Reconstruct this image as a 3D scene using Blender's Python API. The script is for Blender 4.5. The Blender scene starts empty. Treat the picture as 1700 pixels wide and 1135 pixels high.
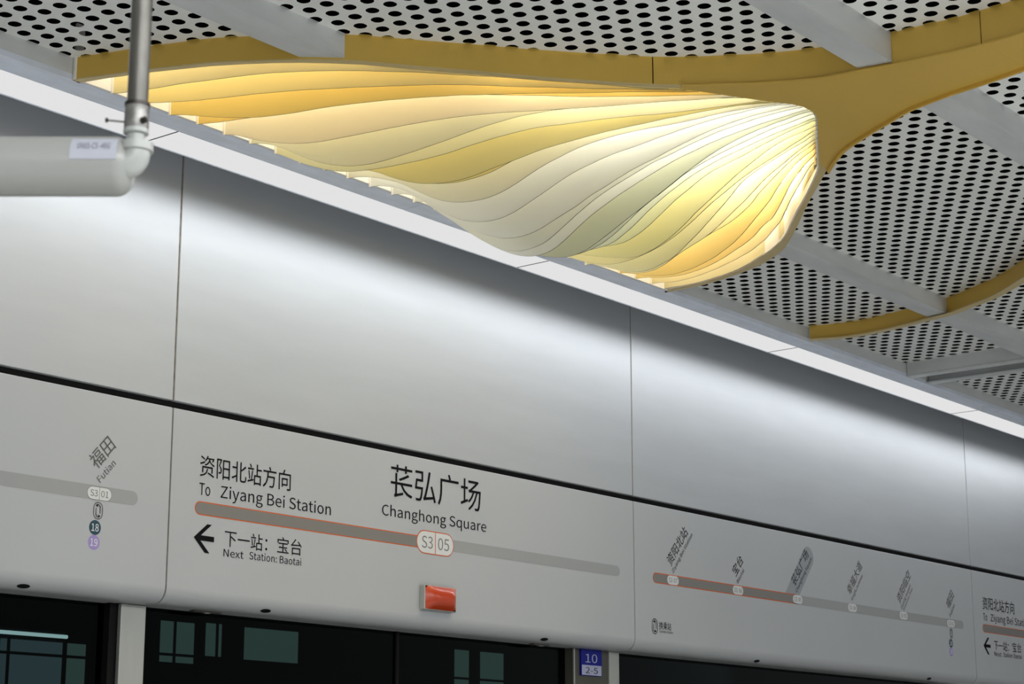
import bpy, bmesh, math, random
from mathutils import Vector, Matrix
from mathutils.geometry import tessellate_polygon

random.seed(7)
C = bpy.context.scene.collection
SC = bpy.context.scene
EYE = 1.6                    # camera height above the platform floor; heights below are given against the eye
PI = math.pi

# ------------------------------------------------------------------ camera, world, exposure
YAW, PITCH = math.radians(38.496988631589254), math.radians(13.275444193045082)
cam_d = bpy.data.cameras.new('camera'); cam = bpy.data.objects.new('camera', cam_d); C.objects.link(cam)
cam.location = (0, 0, EYE); cam.rotation_euler = (PI/2 + PITCH, 0, YAW - PI/2)
cam_d.sensor_width = 36; cam_d.lens = 3200/1700*36; cam_d.clip_start = .05
cam_d.dof.use_dof = True; cam_d.dof.focus_distance = 7.0; cam_d.dof.aperture_fstop = 13
SC.camera = cam
world = bpy.data.worlds.new('world'); SC.world = world; world.use_nodes = True
bg = world.node_tree.nodes['Background']; bg.inputs['Color'].default_value = (.93, .97, 1, 1); bg.inputs['Strength'].default_value = .34
SC.view_settings.view_transform = 'Standard'; SC.view_settings.look = 'None'
SC.view_settings.gamma = 1; SC.view_settings.exposure = 0; SC.view_settings.use_curve_mapping = False
try:
    SC.cycles.max_bounces = 10; SC.cycles.diffuse_bounces = 6; SC.cycles.transmission_bounces = 6
    SC.cycles.caustics_reflective = False; SC.cycles.caustics_refractive = False
except Exception: pass

for x_, e_ in ((-.5, 1.7), (4.5, 1.15), (10.5, .6)):      # fill lamps added out of view, for more bounce off the floor
    L = bpy.data.lights.new('platform_lamp', 'AREA'); L.shape = 'RECTANGLE'; L.size = 5.0; L.size_y = .6; L.energy = 180*e_; L.color = (.96, .98, 1)
    o = bpy.data.objects.new('platform_lamp', L); C.objects.link(o); o.location = (x_, -1.2, 2.2 + EYE); o['kind'] = 'structure'

# ------------------------------------------------------------------ measured outlines, in metres (x along the doors, y towards them)
RIM_LEFT = [(3.882, 4.952), (3.913, 4.839), (3.932, 4.790), (3.958, 4.708), (4.002, 4.606), (4.053, 4.490), (4.113, 4.385), (4.161, 4.311), (4.213, 4.241), (4.270, 4.175), (4.351, 4.093), (4.470, 4.004), (4.564, 3.931), (4.656, 3.855), (4.751, 3.778), (4.824, 3.723), (4.915, 3.642), (5.006, 3.561), (5.096, 3.477), (5.131, 3.444), (5.183, 3.396), (5.231, 3.366), (5.319, 3.316), (5.408, 3.265), (5.467, 3.229), (5.523, 3.193)]
RIM_TIP = [(5.552, 3.174), (5.597, 3.157), (5.657, 3.155), (5.703, 3.165), (5.752, 3.188), (5.805, 3.217), (5.904, 3.272), (6.010, 3.331), (6.119, 3.392)]
RIM_RIGHT = [(6.177, 3.423), (6.238, 3.458), (6.300, 3.503), (6.408, 3.587), (6.522, 3.678), (6.658, 3.792), (6.816, 3.918), (6.921, 4.000), (7.003, 4.074), (7.115, 4.201), (7.206, 4.329), (7.310, 4.487), (7.343, 4.584), (7.383, 4.727), (7.390, 4.852), (7.388, 4.951)]
OUT_LEFT = [(3.849, 4.947), (3.913, 4.767), (3.939, 4.687), (3.983, 4.584), (4.033, 4.468), (4.096, 4.368), (4.144, 4.294), (4.195, 4.224), (4.251, 4.158), (4.332, 4.075), (4.501, 3.945), (4.635, 3.837), (4.766, 3.739), (4.971, 3.566), (5.101, 3.448), (5.189, 3.346), (5.221, 3.295), (5.318, 3.146), (5.394, 2.986), (5.410, 2.895), (5.441, 2.733), (5.452, 2.606), (5.463, 2.518), (5.462, 2.425), (5.451, 2.276), (5.387, 2.052), (5.262, 1.818)]
OUT_RIGHT = [(5.570, 1.935), (5.667, 2.168), (5.722, 2.397), (5.751, 2.523), (5.771, 2.624), (5.789, 2.712), (5.838, 2.874), (5.895, 2.974), (5.946, 3.062), (6.006, 3.160), (6.080, 3.266), (6.163, 3.350), (6.265, 3.439), (6.440, 3.583), (6.580, 3.700), (6.723, 3.813), (6.895, 3.947), (7.057, 4.081), (7.144, 4.165), (7.244, 4.297), (7.305, 4.409), (7.345, 4.509), (7.386, 4.631), (7.410, 4.745), (7.421, 4.873), (7.414, 4.964)]
RING_TWO = [(8.725, 4.929), (8.785, 4.766), (8.792, 4.583), (8.750, 4.378), (8.700, 4.198), (8.665, 4.073), (8.579, 3.917), (8.491, 3.765), (8.389, 3.639), (8.307, 3.548), (8.026, 3.251), (7.672, 2.941), (7.201, 2.602)]
BEND_L = [(0.000, 0.000), (-0.046, -0.028), (-0.086, -0.054), (-0.116, -0.076), (-0.141, -0.096), (-0.155, -0.110), (-0.160, -0.118), (-0.152, -0.116), (-0.134, -0.102), (-0.111, -0.082), (-0.090, -0.066), (-0.069, -0.050), (-0.047, -0.031), (-0.031, -0.020), (-0.014, -0.009), (0.000, 0.000)]
BEND_R = [(0.000, 0.000), (0.080, -0.034), (0.142, -0.067), (0.185, -0.095), (0.206, -0.115), (0.211, -0.126), (0.213, -0.136), (0.204, -0.136), (0.187, -0.128), (0.161, -0.111), (0.135, -0.094), (0.110, -0.079), (0.086, -0.064), (0.060, -0.047), (0.034, -0.029), (0.000, 0.000)]
# per slat: far end on the rim (x, y), then heights of the wavy lower edge (mm against the soffit) at equal steps
SLATS = [
 ((5.160, 3.424), (-7, -9, -11, -14, -15, -15, -14, -13, -13, -13, -12, -11, -10, -9, -8, -7, -7, -7, -7, -7, -7, -6, -6, -5, -5, -4, -2, 0, 2, 3, 4, 4, 5, 5, 6, 6, 6, 6, 6, 6, 6, 5, 5, 4, 3, 2, 1, -1, -2, -2, -1)),
 ((5.212, 3.386), (-4, -8, -14, -19, -24, -27, -30, -31, -33, -33, -33, -33, -34, -35, -35, -35, -35, -36, -36, -36, -35, -34, -33, -31, -29, -26, -23, -20, -17, -15, -13, -12, -11, -11, -11, -10, -9, -7, -6, -5, -4, -4, -4, -3, -2, -1, -1, 0, 0, 0, 0)),
 ((5.250, 3.362), (-11, -15, -24, -34, -43, -51, -58, -64, -69, -72, -73, -73, -73, -71, -68, -65, -63, -61, -59, -57, -55, -52, -50, -47, -44, -41, -38, -34, -31, -29, -26, -24, -22, -19, -18, -16, -14, -13, -11, -9, -7, -6, -4, -3, -2, -2, -1, -1, -1, -1, 0)),
 ((5.321, 3.318), (-9, -10, -14, -16, -17, -18, -19, -19, -20, -21, -21, -21, -20, -19, -18, -17, -16, -15, -14, -14, -13, -12, -10, -9, -7, -6, -5, -4, -4, -4, -4, -4, -4, -4, -5, -6, -6, -6, -5, -4, -3, -3, -3, -3, -3, -2, -1, 0, 0, 0, 0)),
 ((5.367, 3.293), (-13, -19, -34, -50, -63, -74, -83, -90, -95, -97, -97, -95, -93, -91, -88, -85, -81, -78, -74, -71, -67, -64, -60, -57, -54, -51, -48, -45, -43, -41, -39, -37, -35, -33, -31, -29, -27, -25, -22, -19, -16, -14, -12, -10, -9, -8, -7, -5, -3, -2, 0)),
 ((5.397, 3.273), (-12, -16, -27, -45, -67, -89, -109, -127, -141, -151, -159, -162, -163, -160, -155, -148, -141, -133, -124, -115, -105, -94, -83, -72, -62, -53, -44, -36, -30, -24, -19, -15, -13, -11, -9, -7, -6, -4, -2, 0, 2, 3, 4, 5, 5, 6, 5, 5, 3, 2, 0)),
 ((5.459, 3.244), (-15, -33, -55, -76, -93, -109, -121, -130, -135, -137, -138, -138, -137, -135, -133, -130, -125, -120, -113, -104, -96, -88, -80, -73, -66, -59, -53, -49, -46, -44, -41, -38, -35, -32, -30, -28, -27, -25, -24, -23, -21, -20, -18, -16, -14, -11, -9, -7, -4, -2, 0)),
 ((5.486, 3.223), (-19, -18, -23, -33, -45, -58, -73, -90, -109, -129, -147, -162, -174, -182, -187, -189, -188, -184, -177, -167, -157, -148, -138, -128, -117, -107, -99, -92, -85, -78, -71, -65, -59, -54, -49, -44, -40, -35, -30, -25, -22, -18, -14, -11, -8, -5, -3, -1, 0, 1, 0)),
 ((5.508, 3.208), (-12, -15, -20, -28, -38, -52, -68, -84, -101, -117, -130, -140, -147, -152, -154, -152, -148, -142, -132, -118, -104, -93, -84, -76, -68, -61, -55, -50, -45, -40, -35, -31, -27, -23, -20, -16, -13, -10, -7, -4, 0, 3, 5, 7, 9, 9, 8, 7, 5, 3, 1)),
 ((5.530, 3.190), (-12, -13, -20, -31, -45, -61, -82, -107, -132, -154, -171, -183, -191, -195, -196, -194, -187, -176, -161, -144, -126, -110, -96, -84, -72, -61, -52, -45, -39, -34, -29, -26, -23, -21, -19, -18, -17, -15, -13, -10, -7, -4, -1, 0, 2, 2, 3, 3, 3, 2, 1)),
 ((5.553, 3.179), (-14, -16, -27, -43, -65, -93, -125, -155, -181, -202, -220, -232, -240, -243, -242, -236, -225, -210, -193, -177, -160, -143, -127, -114, -103, -94, -84, -76, -69, -63, -58, -53, -47, -40, -34, -29, -23, -18, -13, -8, -4, -1, 2, 3, 5, 8, 9, 8, 7, 4, 1)),
 ((5.580, 3.169), (-14, -17, -30, -56, -89, -123, -154, -182, -206, -228, -248, -264, -277, -284, -287, -285, -279, -268, -253, -239, -225, -211, -194, -178, -166, -153, -139, -127, -115, -106, -97, -89, -80, -70, -61, -52, -44, -35, -27, -20, -15, -10, -6, -3, 0, 2, 3, 3, 3, 2, 1)),
 ((5.606, 3.165), (-14, -18, -41, -77, -114, -149, -181, -212, -239, -263, -283, -295, -301, -301, -297, -288, -271, -249, -227, -205, -185, -167, -151, -137, -125, -114, -103, -93, -83, -73, -66, -60, -54, -46, -39, -32, -26, -20, -14, -9, -6, -3, -1, 2, 4, 5, 6, 6, 5, 3, 1)),
 ((5.639, 3.162), (-15, -31, -63, -101, -138, -172, -202, -228, -250, -268, -281, -289, -291, -287, -276, -258, -237, -215, -194, -176, -160, -146, -132, -120, -109, -98, -88, -79, -70, -62, -54, -47, -41, -36, -31, -25, -20, -16, -12, -9, -6, -4, -2, 0, 1, 2, 3, 3, 4, 3, 1)),
 ((5.661, 3.160), (-35, -39, -67, -103, -135, -165, -190, -209, -226, -241, -254, -266, -276, -282, -283, -279, -271, -258, -243, -228, -212, -197, -183, -170, -156, -143, -130, -118, -106, -94, -83, -72, -62, -52, -42, -34, -26, -20, -14, -9, -5, -2, 1, 2, 4, 4, 5, 6, 6, 4, 1)),
 ((5.694, 3.167), (-32, -33, -51, -82, -112, -137, -159, -178, -196, -213, -226, -234, -237, -236, -232, -226, -216, -202, -185, -166, -147, -129, -115, -102, -91, -79, -68, -57, -47, -40, -35, -29, -24, -20, -16, -12, -9, -6, -3, 0, 2, 5, 7, 8, 9, 8, 8, 8, 7, 5, 2)),
 ((5.730, 3.180), (-35, -35, -45, -65, -89, -111, -131, -149, -164, -175, -183, -185, -187, -188, -187, -182, -170, -156, -139, -120, -101, -86, -72, -60, -49, -40, -31, -24, -18, -14, -10, -7, -3, -1, 1, 2, 3, 5, 7, 8, 10, 10, 11, 11, 10, 10, 9, 8, 7, 5, 2)),
 ((5.753, 3.188), (-33, -34, -43, -59, -77, -94, -108, -121, -129, -134, -137, -141, -146, -150, -151, -147, -140, -130, -116, -100, -84, -69, -55, -44, -35, -26, -17, -9, -4, 0, 2, 3, 4, 4, 5, 5, 6, 8, 10, 12, 13, 14, 15, 15, 15, 15, 14, 12, 9, 6, 2)),
 ((5.798, 3.213), (-30, -31, -40, -56, -75, -91, -104, -117, -129, -140, -151, -161, -171, -177, -180, -179, -175, -169, -160, -150, -138, -125, -112, -98, -86, -76, -67, -59, -51, -44, -38, -31, -24, -18, -12, -7, -2, 3, 8, 13, 16, 18, 19, 19, 18, 16, 13, 10, 7, 3, 1)),
 ((5.843, 3.238), (-27, -32, -52, -73, -91, -105, -117, -127, -133, -135, -135, -134, -131, -128, -124, -120, -114, -107, -98, -87, -76, -66, -55, -45, -36, -28, -23, -18, -15, -11, -8, -5, -2, 0, 2, 4, 5, 6, 7, 7, 8, 9, 9, 10, 11, 11, 11, 11, 10, 7, 2)),
 ((5.883, 3.261), (-16, -29, -47, -66, -83, -97, -112, -127, -139, -149, -154, -155, -152, -147, -143, -136, -126, -112, -98, -85, -71, -57, -45, -33, -22, -12, -2, 7, 16, 23, 28, 31, 32, 32, 33, 32, 32, 31, 30, 29, 28, 27, 26, 24, 22, 20, 18, 17, 13, 8, 2)),
 ((5.924, 3.284), (-21, -23, -37, -56, -74, -89, -102, -110, -114, -114, -109, -102, -91, -82, -76, -72, -68, -65, -60, -54, -47, -39, -31, -24, -18, -12, -8, -5, -2, 1, 4, 7, 10, 14, 17, 19, 21, 22, 22, 23, 23, 24, 24, 24, 24, 23, 22, 18, 13, 7, 2)),
 ((5.962, 3.305), (4, -11, -31, -48, -58, -63, -63, -59, -52, -42, -30, -21, -16, -13, -10, -7, -4, -1, 0, 1, 3, 4, 6, 9, 12, 15, 18, 21, 25, 29, 32, 34, 35, 36, 37, 38, 40, 41, 42, 43, 43, 42, 40, 38, 35, 31, 27, 23, 17, 10, 3)),
 ((6.007, 3.330), (-3, -10, -21, -33, -43, -52, -58, -63, -65, -65, -65, -64, -62, -60, -58, -56, -52, -48, -43, -37, -29, -22, -14, -6, 0, 6, 10, 13, 14, 15, 16, 18, 23, 29, 34, 37, 40, 42, 45, 47, 48, 48, 47, 44, 40, 36, 31, 25, 19, 11, 3)),
 ((6.055, 3.357), (-2, -5, -10, -17, -23, -27, -31, -32, -32, -31, -30, -28, -26, -24, -22, -20, -18, -16, -14, -11, -8, -5, 0, 6, 9, 9, 7, 3, 2, 2, 4, 7, 11, 16, 23, 30, 36, 40, 43, 44, 45, 44, 43, 40, 37, 34, 30, 26, 19, 11, 3)),
 ((6.108, 3.386), (0, -2, -6, -9, -11, -11, -10, -9, -6, -4, -2, 0, 1, 1, 1, 1, -1, -1, 1, 5, 7, 8, 11, 15, 18, 20, 20, 20, 21, 24, 27, 29, 32, 35, 37, 39, 41, 42, 43, 44, 45, 46, 46, 45, 43, 39, 34, 28, 21, 12, 3)),
 ((6.202, 3.439), (3, 3, 2, 2, 2, 2, 3, 3, 4, 4, 4, 4, 4, 5, 5, 5, 6, 6, 7, 8, 9, 9, 10, 12, 14, 17, 20, 22, 24, 26, 27, 28, 28, 27, 27, 27, 27, 29, 32, 34, 35, 36, 36, 35, 33, 31, 28, 24, 19, 11, 3)),
]
JG1 = (5.104, 3.453); JG2 = (5.462, 2.425)          # joints of the gold fascia
WEB0 = (5.161, 3.381); WEB1 = (6.265, 3.439); WEB2 = (6.177, 3.423); WEB3 = (5.183, 3.396)
JW = ((5.495, 2.408), (5.689, 2.399))

HS = 2.34                    # underside of soffit, beams and gold ribbon above the eye
def zt(y): return HS + .079 + (4.945 - y)*.0155      # the perforated ceiling rises gently towards the platform
WY = 5.488                   # face of the door header

# ------------------------------------------------------------------ helpers
def srgb(r, g, b):
    f = lambda c: (c/255/12.92) if c/255 <= .04045 else ((c/255 + .055)/1.055)**2.4
    return (f(r), f(g), f(b), 1)
def mat(name, col, rough=.5, metal=0, noise=0, scale=8, stretch=(1, 1, 1), bump=0, spec=None, coat=0):
    m = bpy.data.materials.new(name); m.use_nodes = True; nt = m.node_tree; p = nt.nodes['Principled BSDF']
    p.inputs['Base Color'].default_value = col; p.inputs['Roughness'].default_value = rough; p.inputs['Metallic'].default_value = metal
    if spec is not None: p.inputs['Specular IOR Level'].default_value = spec
    if coat: p.inputs['Coat Weight'].default_value = coat; p.inputs['Coat Roughness'].default_value = .15
    if noise or bump:
        tc = nt.nodes.new('ShaderNodeTexCoord'); mp = nt.nodes.new('ShaderNodeMapping'); mp.inputs['Scale'].default_value = stretch
        n = nt.nodes.new('ShaderNodeTexNoise'); n.inputs['Scale'].default_value = scale; n.inputs['Detail'].default_value = 5
        nt.links.new(tc.outputs['Object'], mp.inputs['Vector']); nt.links.new(mp.outputs[0], n.inputs['Vector'])
        if noise:
            r = nt.nodes.new('ShaderNodeValToRGB'); e = r.color_ramp.elements
            e[0].position = .3; e[1].position = .7
            e[0].color = (col[0]*(1-noise), col[1]*(1-noise), col[2]*(1-noise), 1); e[1].color = (min(1, col[0]*(1+noise)), min(1, col[1]*(1+noise)), min(1, col[2]*(1+noise)), 1)
            nt.links.new(n.outputs['Fac'], r.inputs['Fac']); nt.links.new(r.outputs['Color'], p.inputs['Base Color'])
        if bump:
            b = nt.nodes.new('ShaderNodeBump'); b.inputs['Strength'].default_value = bump; b.inputs['Distance'].default_value = .004
            nt.links.new(n.outputs['Fac'], b.inputs['Height']); nt.links.new(b.outputs['Normal'], p.inputs['Normal'])
    return m
def emit(name, col, s):
    m = bpy.data.materials.new(name); m.use_nodes = True; nt = m.node_tree; nt.nodes.clear()
    e = nt.nodes.new('ShaderNodeEmission'); o = nt.nodes.new('ShaderNodeOutputMaterial')
    e.inputs['Color'].default_value = col; e.inputs['Strength'].default_value = s; nt.links.new(e.outputs[0], o.inputs['Surface'])
    return m
def slat_mat(name, col):
    m = bpy.data.materials.new(name); m.use_nodes = True; nt = m.node_tree; nt.nodes.clear()
    d = nt.nodes.new('ShaderNodeBsdfDiffuse'); t = nt.nodes.new('ShaderNodeBsdfTranslucent'); mx = nt.nodes.new('ShaderNodeMixShader'); o = nt.nodes.new('ShaderNodeOutputMaterial')
    g = nt.nodes.new('ShaderNodeBsdfGlossy'); g.inputs['Roughness'].default_value = .45; g.inputs['Color'].default_value = (1, 1, 1, 1); m2 = nt.nodes.new('ShaderNodeMixShader')
    tc = nt.nodes.new('ShaderNodeTexCoord'); n = nt.nodes.new('ShaderNodeTexNoise'); n.inputs['Scale'].default_value = 3
    r = nt.nodes.new('ShaderNodeValToRGB'); r.color_ramp.elements[0].color = tuple(c*.97 for c in col[:3]) + (1,); r.color_ramp.elements[1].color = col
    nt.links.new(tc.outputs['Object'], n.inputs['Vector']); nt.links.new(n.outputs['Fac'], r.inputs['Fac'])
    nt.links.new(r.outputs['Color'], d.inputs['Color']); nt.links.new(r.outputs['Color'], t.inputs['Color'])
    mx.inputs['Fac'].default_value = .35; m2.inputs['Fac'].default_value = .04
    nt.links.new(d.outputs[0], mx.inputs[1]); nt.links.new(t.outputs[0], mx.inputs[2])
    nt.links.new(mx.outputs[0], m2.inputs[1]); nt.links.new(g.outputs[0], m2.inputs[2]); nt.links.new(m2.outputs[0], o.inputs['Surface'])
    return m

class MB:
    """collects shapes and links them as ONE mesh object"""
    def __init__(s): s.v = []; s.f = []
    def add(s, vs, fs):
        k = len(s.v); s.v += [tuple(v) for v in vs]; s.f += [tuple(i + k for i in f) for f in fs]; return s
    def box(s, a, b):
        (x0, y0, z0), (x1, y1, z1) = a, b
        return s.add([(x0,y0,z0),(x1,y0,z0),(x1,y1,z0),(x0,y1,z0),(x0,y0,z1),(x1,y0,z1),(x1,y1,z1),(x0,y1,z1)],
                     [(0,3,2,1),(4,5,6,7),(0,1,5,4),(1,2,6,5),(2,3,7,6),(3,0,4,7)])
    def prism_x(s, prof, x0, x1):      # closed profile in (y, z) pulled along x
        n = len(prof)
        vs = [(x0, y, z) for y, z in prof] + [(x1, y, z) for y, z in prof]
        fs = [(i, (i+1) % n, n + (i+1) % n, n + i) for i in range(n)]
        fs.append(tuple(range(n))[::-1]); fs.append(tuple(range(n, 2*n)))
        return s.add(vs, fs)
    def plate(s, outline, z0, z1):     # any simple outline in (x, y), given thickness
        n = len(outline); tr = tessellate_polygon([[Vector((x, y, 0)) for x, y in outline]])
        vs = [(x, y, z0) for x, y in outline] + [(x, y, z1) for x, y in outline]
        fs = [tuple(t) for t in tr] + [tuple(i + n for i in t)[::-1] for t in tr] + [(i, (i+1) % n, n + (i+1) % n, n + i) for i in range(n)]
        return s.add(vs, fs)
    def ribbon(s, pts, z0, z1, th, side=1):   # upright strip that follows (x, y) points; z0 / z1 numbers, lists or functions
        n = len(pts); g = lambda z, i: z(*pts[i]) if callable(z) else (z[i] if isinstance(z, (list, tuple)) else z)
        off = []
        for i in range(n):
            a = Vector(pts[max(0, i-1)]); b = Vector(pts[min(n-1, i+1)]); d = (b - a)
            if d.length < 1e-9: d = Vector((1, 0))
            d.normalize(); off.append((pts[i][0] - d.y*th*side, pts[i][1] + d.x*th*side))
        vs = []
        for i in range(n):
            a, b = g(z0, i), g(z1, i)
            vs += [(pts[i][0], pts[i][1], a), (pts[i][0], pts[i][1], b), (off[i][0], off[i][1], b), (off[i][0], off[i][1], a)]
        fs = []
        for i in range(n-1):
            k = 4*i
            for q in range(4): fs.append((k+q, k+(q+1) % 4, k+4+(q+1) % 4, k+4+q))
        fs += [(0, 3, 2, 1), (4*n-4, 4*n-3, 4*n-2, 4*n-1)]
        return s.add(vs, fs)
    def tube(s, path, rad, n=20, caps=True):
        P = [Vector(p) for p in path]; R = rad if isinstance(rad, (list, tuple)) else [rad]*len(P)
        T = [(P[min(i+1, len(P)-1)] - P[max(i-1, 0)]).normalized() for i in range(len(P))]
        u = T[0].orthogonal().normalized(); vs = []; fs = []
        for i, p in enumerate(P):
            u = (u - T[i]*u.dot(T[i])).normalized(); w = T[i].cross(u)
            vs += [p + (u*math.cos(2*PI*k/n) + w*math.sin(2*PI*k/n))*R[i] for k in range(n)]
        for i in range(len(P)-1):
            for k in range(n): fs.append((i*n+k, i*n+(k+1) % n, (i+1)*n+(k+1) % n, (i+1)*n+k))
        if caps: fs += [tuple(range(n))[::-1], tuple(range((len(P)-1)*n, len(P)*n))]
        return s.add(vs, fs)
    def build(s, name, m, parent=None, smooth=False, bevel=0, seg=2):
        me = bpy.data.meshes.new(name); me.from_pydata([(x, y, z + EYE) for x, y, z in s.v], [], s.f)
        bm = bmesh.new(); bm.from_mesh(me); bmesh.ops.recalc_face_normals(bm, faces=bm.faces)
        if bevel:
            e = [e for e in bm.edges if len(e.link_faces) == 2 and e.calc_face_angle(0) > .6]
            bmesh.ops.bevel(bm, geom=e, offset=bevel, segments=seg, profile=.5, affect='EDGES')
        bm.to_mesh(me); bm.free()
        if smooth:
            me.shade_smooth()
            me.set_sharp_from_angle(angle=.7)
        me.materials.append(m)
        o = bpy.data.objects.new(name, me); C.objects.link(o)
        if parent: attach(o, parent)
        return o
def attach(o, parent):
    o.parent = parent; o.matrix_parent_inverse = Matrix.Translation(parent.location if parent.parent is None else (0, 0, 0)).inverted()
def thing(name, label, cat, loc, group=None):
    o = bpy.data.objects.new(name, None); C.objects.link(o); o.location = (loc[0], loc[1], loc[2] + EYE); o.empty_display_size = .1
    o['label'] = label; o['category'] = cat
    if group: o['group'] = group
    return o
def tag(o, label, cat, group=None):
    o['label'] = label; o['category'] = cat
    if group: o['group'] = group
    return o
def structure(name, loc=(0, 0, 0)):
    o = bpy.data.objects.new(name, None); C.objects.link(o); o.location = (loc[0], loc[1], loc[2] + EYE); o['kind'] = 'structure'; o.empty_display_size = .1
    return o

FSC = []
SIGN_FONT = None             # Blender's own sans face for the signs; the built-in face serves when it is missing
try:
    import os
    p_ = os.path.join(bpy.utils.resource_path('LOCAL'), 'datafiles', 'fonts', 'Noto Sans CJK Regular.woff2')
    if os.path.exists(p_): SIGN_FONT = bpy.data.fonts.load(p_)
except Exception: SIGN_FONT = None
def text_bm(body, font_off=0.0, raw=False):
    """the glyphs of one line of lettering as flat polygons in (x, y); returns verts, faces and the bounds"""
    cu = bpy.data.curves.new('t', 'FONT'); cu.body = body
    if SIGN_FONT: cu.font = SIGN_FONT
    cu.size = 1; cu.resolution_u = 3; cu.offset = font_off
    o = bpy.data.objects.new('t', cu); C.objects.link(o)
    dg = bpy.context.evaluated_depsgraph_get(); dg.update()
    me = bpy.data.meshes.new_from_object(o.evaluated_get(dg))
    vs = [(v.co.x, v.co.y) for v in me.vertices]; fs = [tuple(p.vertices) for p in me.polygons]
    bpy.data.objects.remove(o); bpy.data.curves.remove(cu); bpy.data.meshes.remove(me)
    if not raw:
        if not FSC: # bring whichever face was found to the same cap height
            z_ = text_bm('Z', 0, True)[2]; FSC.append(.682/z_[3]); h_ = text_bm('资', 0, True)[2]; FSC.append(.918/(h_[3] - h_[2])); FSC.append(h_[2]*FSC[1] + .082)
        cjk = any(ord(c_) > 0x2e80 for c_ in body); k_ = FSC[1] if cjk else FSC[0]; dz = FSC[2] if cjk else 0
        vs = [(x*k_, y*k_ - dz) for x, y in vs]
    xs = [v[0] for v in vs]; ys = [v[1] for v in vs]
    return vs, fs, (min(xs), max(xs), min(ys), max(ys))
TC = {}
def text(body, x0, x1, zb, size, m, parent, ang=0, y=None, off=0.0, name='lettering', sheary=0):
    """one line of flat print on the header: starts at x0, ends at x1, baseline zb, em size, turned by ang about its start"""
    if (body, off) not in TC: TC[(body, off)] = text_bm(body, off)
    vs, fs, (a, b, c, d) = TC[(body, off)]
    y = (WY - .0012) if y is None else y
    sx = (x1 - x0)/(b - a); ca, sa = math.cos(ang), math.sin(ang)
    q = MB(); q.add([(x0 + (vx - a)*sx*ca - vy*size*sa, y, zb + (vx - a)*sx*sa + vy*size*ca) for vx, vy in vs], fs)
    return q.build(name, m, parent)
def flat(pts, m, parent, name, y=None):
    y = (WY - .0006) if y is None else y
    return MB().add([(px, y, pz) for px, pz in pts], [tuple(range(len(pts)))]).build(name, m, parent)
def pill(x0, x1, z0, z1, n=10, left=True, right=True):
    r = (z1 - z0)/2; zc = (z0 + z1)/2; p = []
    if right: p += [(x1 - r + r*math.cos(t), zc + r*math.sin(t)) for t in [(-.5 + k/n)*PI for k in range(n+1)]]
    else: p += [(x1, z0), (x1, z1)]
    if left: p += [(x0 + r - r*math.cos(t), zc - r*math.sin(t)) for t in [(-.5 + k/n)*PI for k in range(n+1)]]
    else: p += [(x0, z1), (x0, z0)]
    return p

# ------------------------------------------------------------------ materials
M = {}
M['panel'] = mat('satin_silver_panel', (.50, .515, .535, 1), .56, .35, noise=.03, scale=3, stretch=(.6, 1, 4))
M['header'] = mat('header_white_enamel', srgb(181, 183, 185), .38, 0, noise=.015, scale=2)
M['dark'] = mat('black_void', (.004, .004, .004, 1), .9, spec=.05)
M['seal'] = mat('joint_seal', srgb(120, 112, 98), .7, noise=.3, scale=60)
M['rubber'] = mat('black_rubber', (.006, .006, .006, 1), .7, spec=.15)
M['perf'] = mat('perforated_grey_sheet', srgb(236, 237, 234), .5, .0, noise=.03, scale=2)
M['beam'] = mat('grey_painted_aluminium', srgb(206, 208, 208), .42, .1, noise=.09, scale=5, stretch=(.6, 2, 2))
M['soffit'] = mat('bluish_grey_aluminium', srgb(222, 228, 241), .4, .1, noise=.08, scale=7, stretch=(1, 3, 1))
M['gold'] = mat('gold_powder_coat', srgb(216, 178, 82), .42, .15, noise=.03, scale=3)
M['goldlip'] = mat('pale_gold_edge', srgb(205, 184, 130), .45, .1, noise=.03, scale=3)  # same gold plate, reflected light painted in as a paler tone
M['white_in'] = mat('white_cavity_board', srgb(248, 244, 236), .6, noise=.02, scale=5)
M['steel'] = mat('brushed_steel_post', srgb(178, 180, 174), .38, .5, noise=.06, scale=14, stretch=(1, 1, .15))
M['darkframe'] = mat('dark_door_frame', srgb(84, 82, 74), .45, .3, noise=.05, scale=6)
M['floor'] = mat('platform_stone', srgb(205, 205, 202), .25, 0, noise=.1, scale=12)
M['tunnel'] = mat('tunnel_black', (.008, .009, .009, 1), .9)
M['diff'] = emit('led_diffuser', (1, 1, 1, 1), .765)
M['ink'] = mat('black_print', (.004, .004, .005, 1), .7, spec=.12)
M['greyink'] = mat('grey_print', srgb(122, 121, 118), .6, spec=.2)
M['greyink2'] = mat('dark_grey_print', srgb(92, 91, 89), .6, spec=.2)
M['bar_grey'] = mat('light_grey_print', srgb(156, 157, 157), .5)
M['bar_dark'] = mat('mid_grey_print', srgb(128, 125, 121), .5, spec=.3)
M['orange'] = mat('orange_print', srgb(205, 96, 44), .6, spec=.2)
M['badge'] = mat('white_print', srgb(214, 215, 214), .45)
M['pillhi'] = mat('highlight_print', srgb(150, 153, 157), .5)
M['line18'] = mat('dark_teal_print', srgb(28, 66, 82), .5)
M['line19'] = mat('lilac_print', srgb(156, 138, 196), .5)
M['blue'] = mat('blue_sign', srgb(22, 30, 128), .5, spec=.2)
M['signwhite'] = mat('white_sign', srgb(166, 170, 196), .5)
M['lens'] = mat('orange_lens', srgb(186, 60, 18), .28, 0, coat=.25)
M['zinc'] = mat('galvanised_conduit', srgb(104, 102, 97), .42, .8, noise=.25, scale=40, stretch=(1, 1, .3))
M['band'] = mat('worn_steel_band', srgb(138, 136, 133), .42, .7, noise=.3, scale=90)
M['pvc'] = mat('grey_white_pvc', srgb(152, 153, 149), .35, noise=.02, scale=3)
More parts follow.
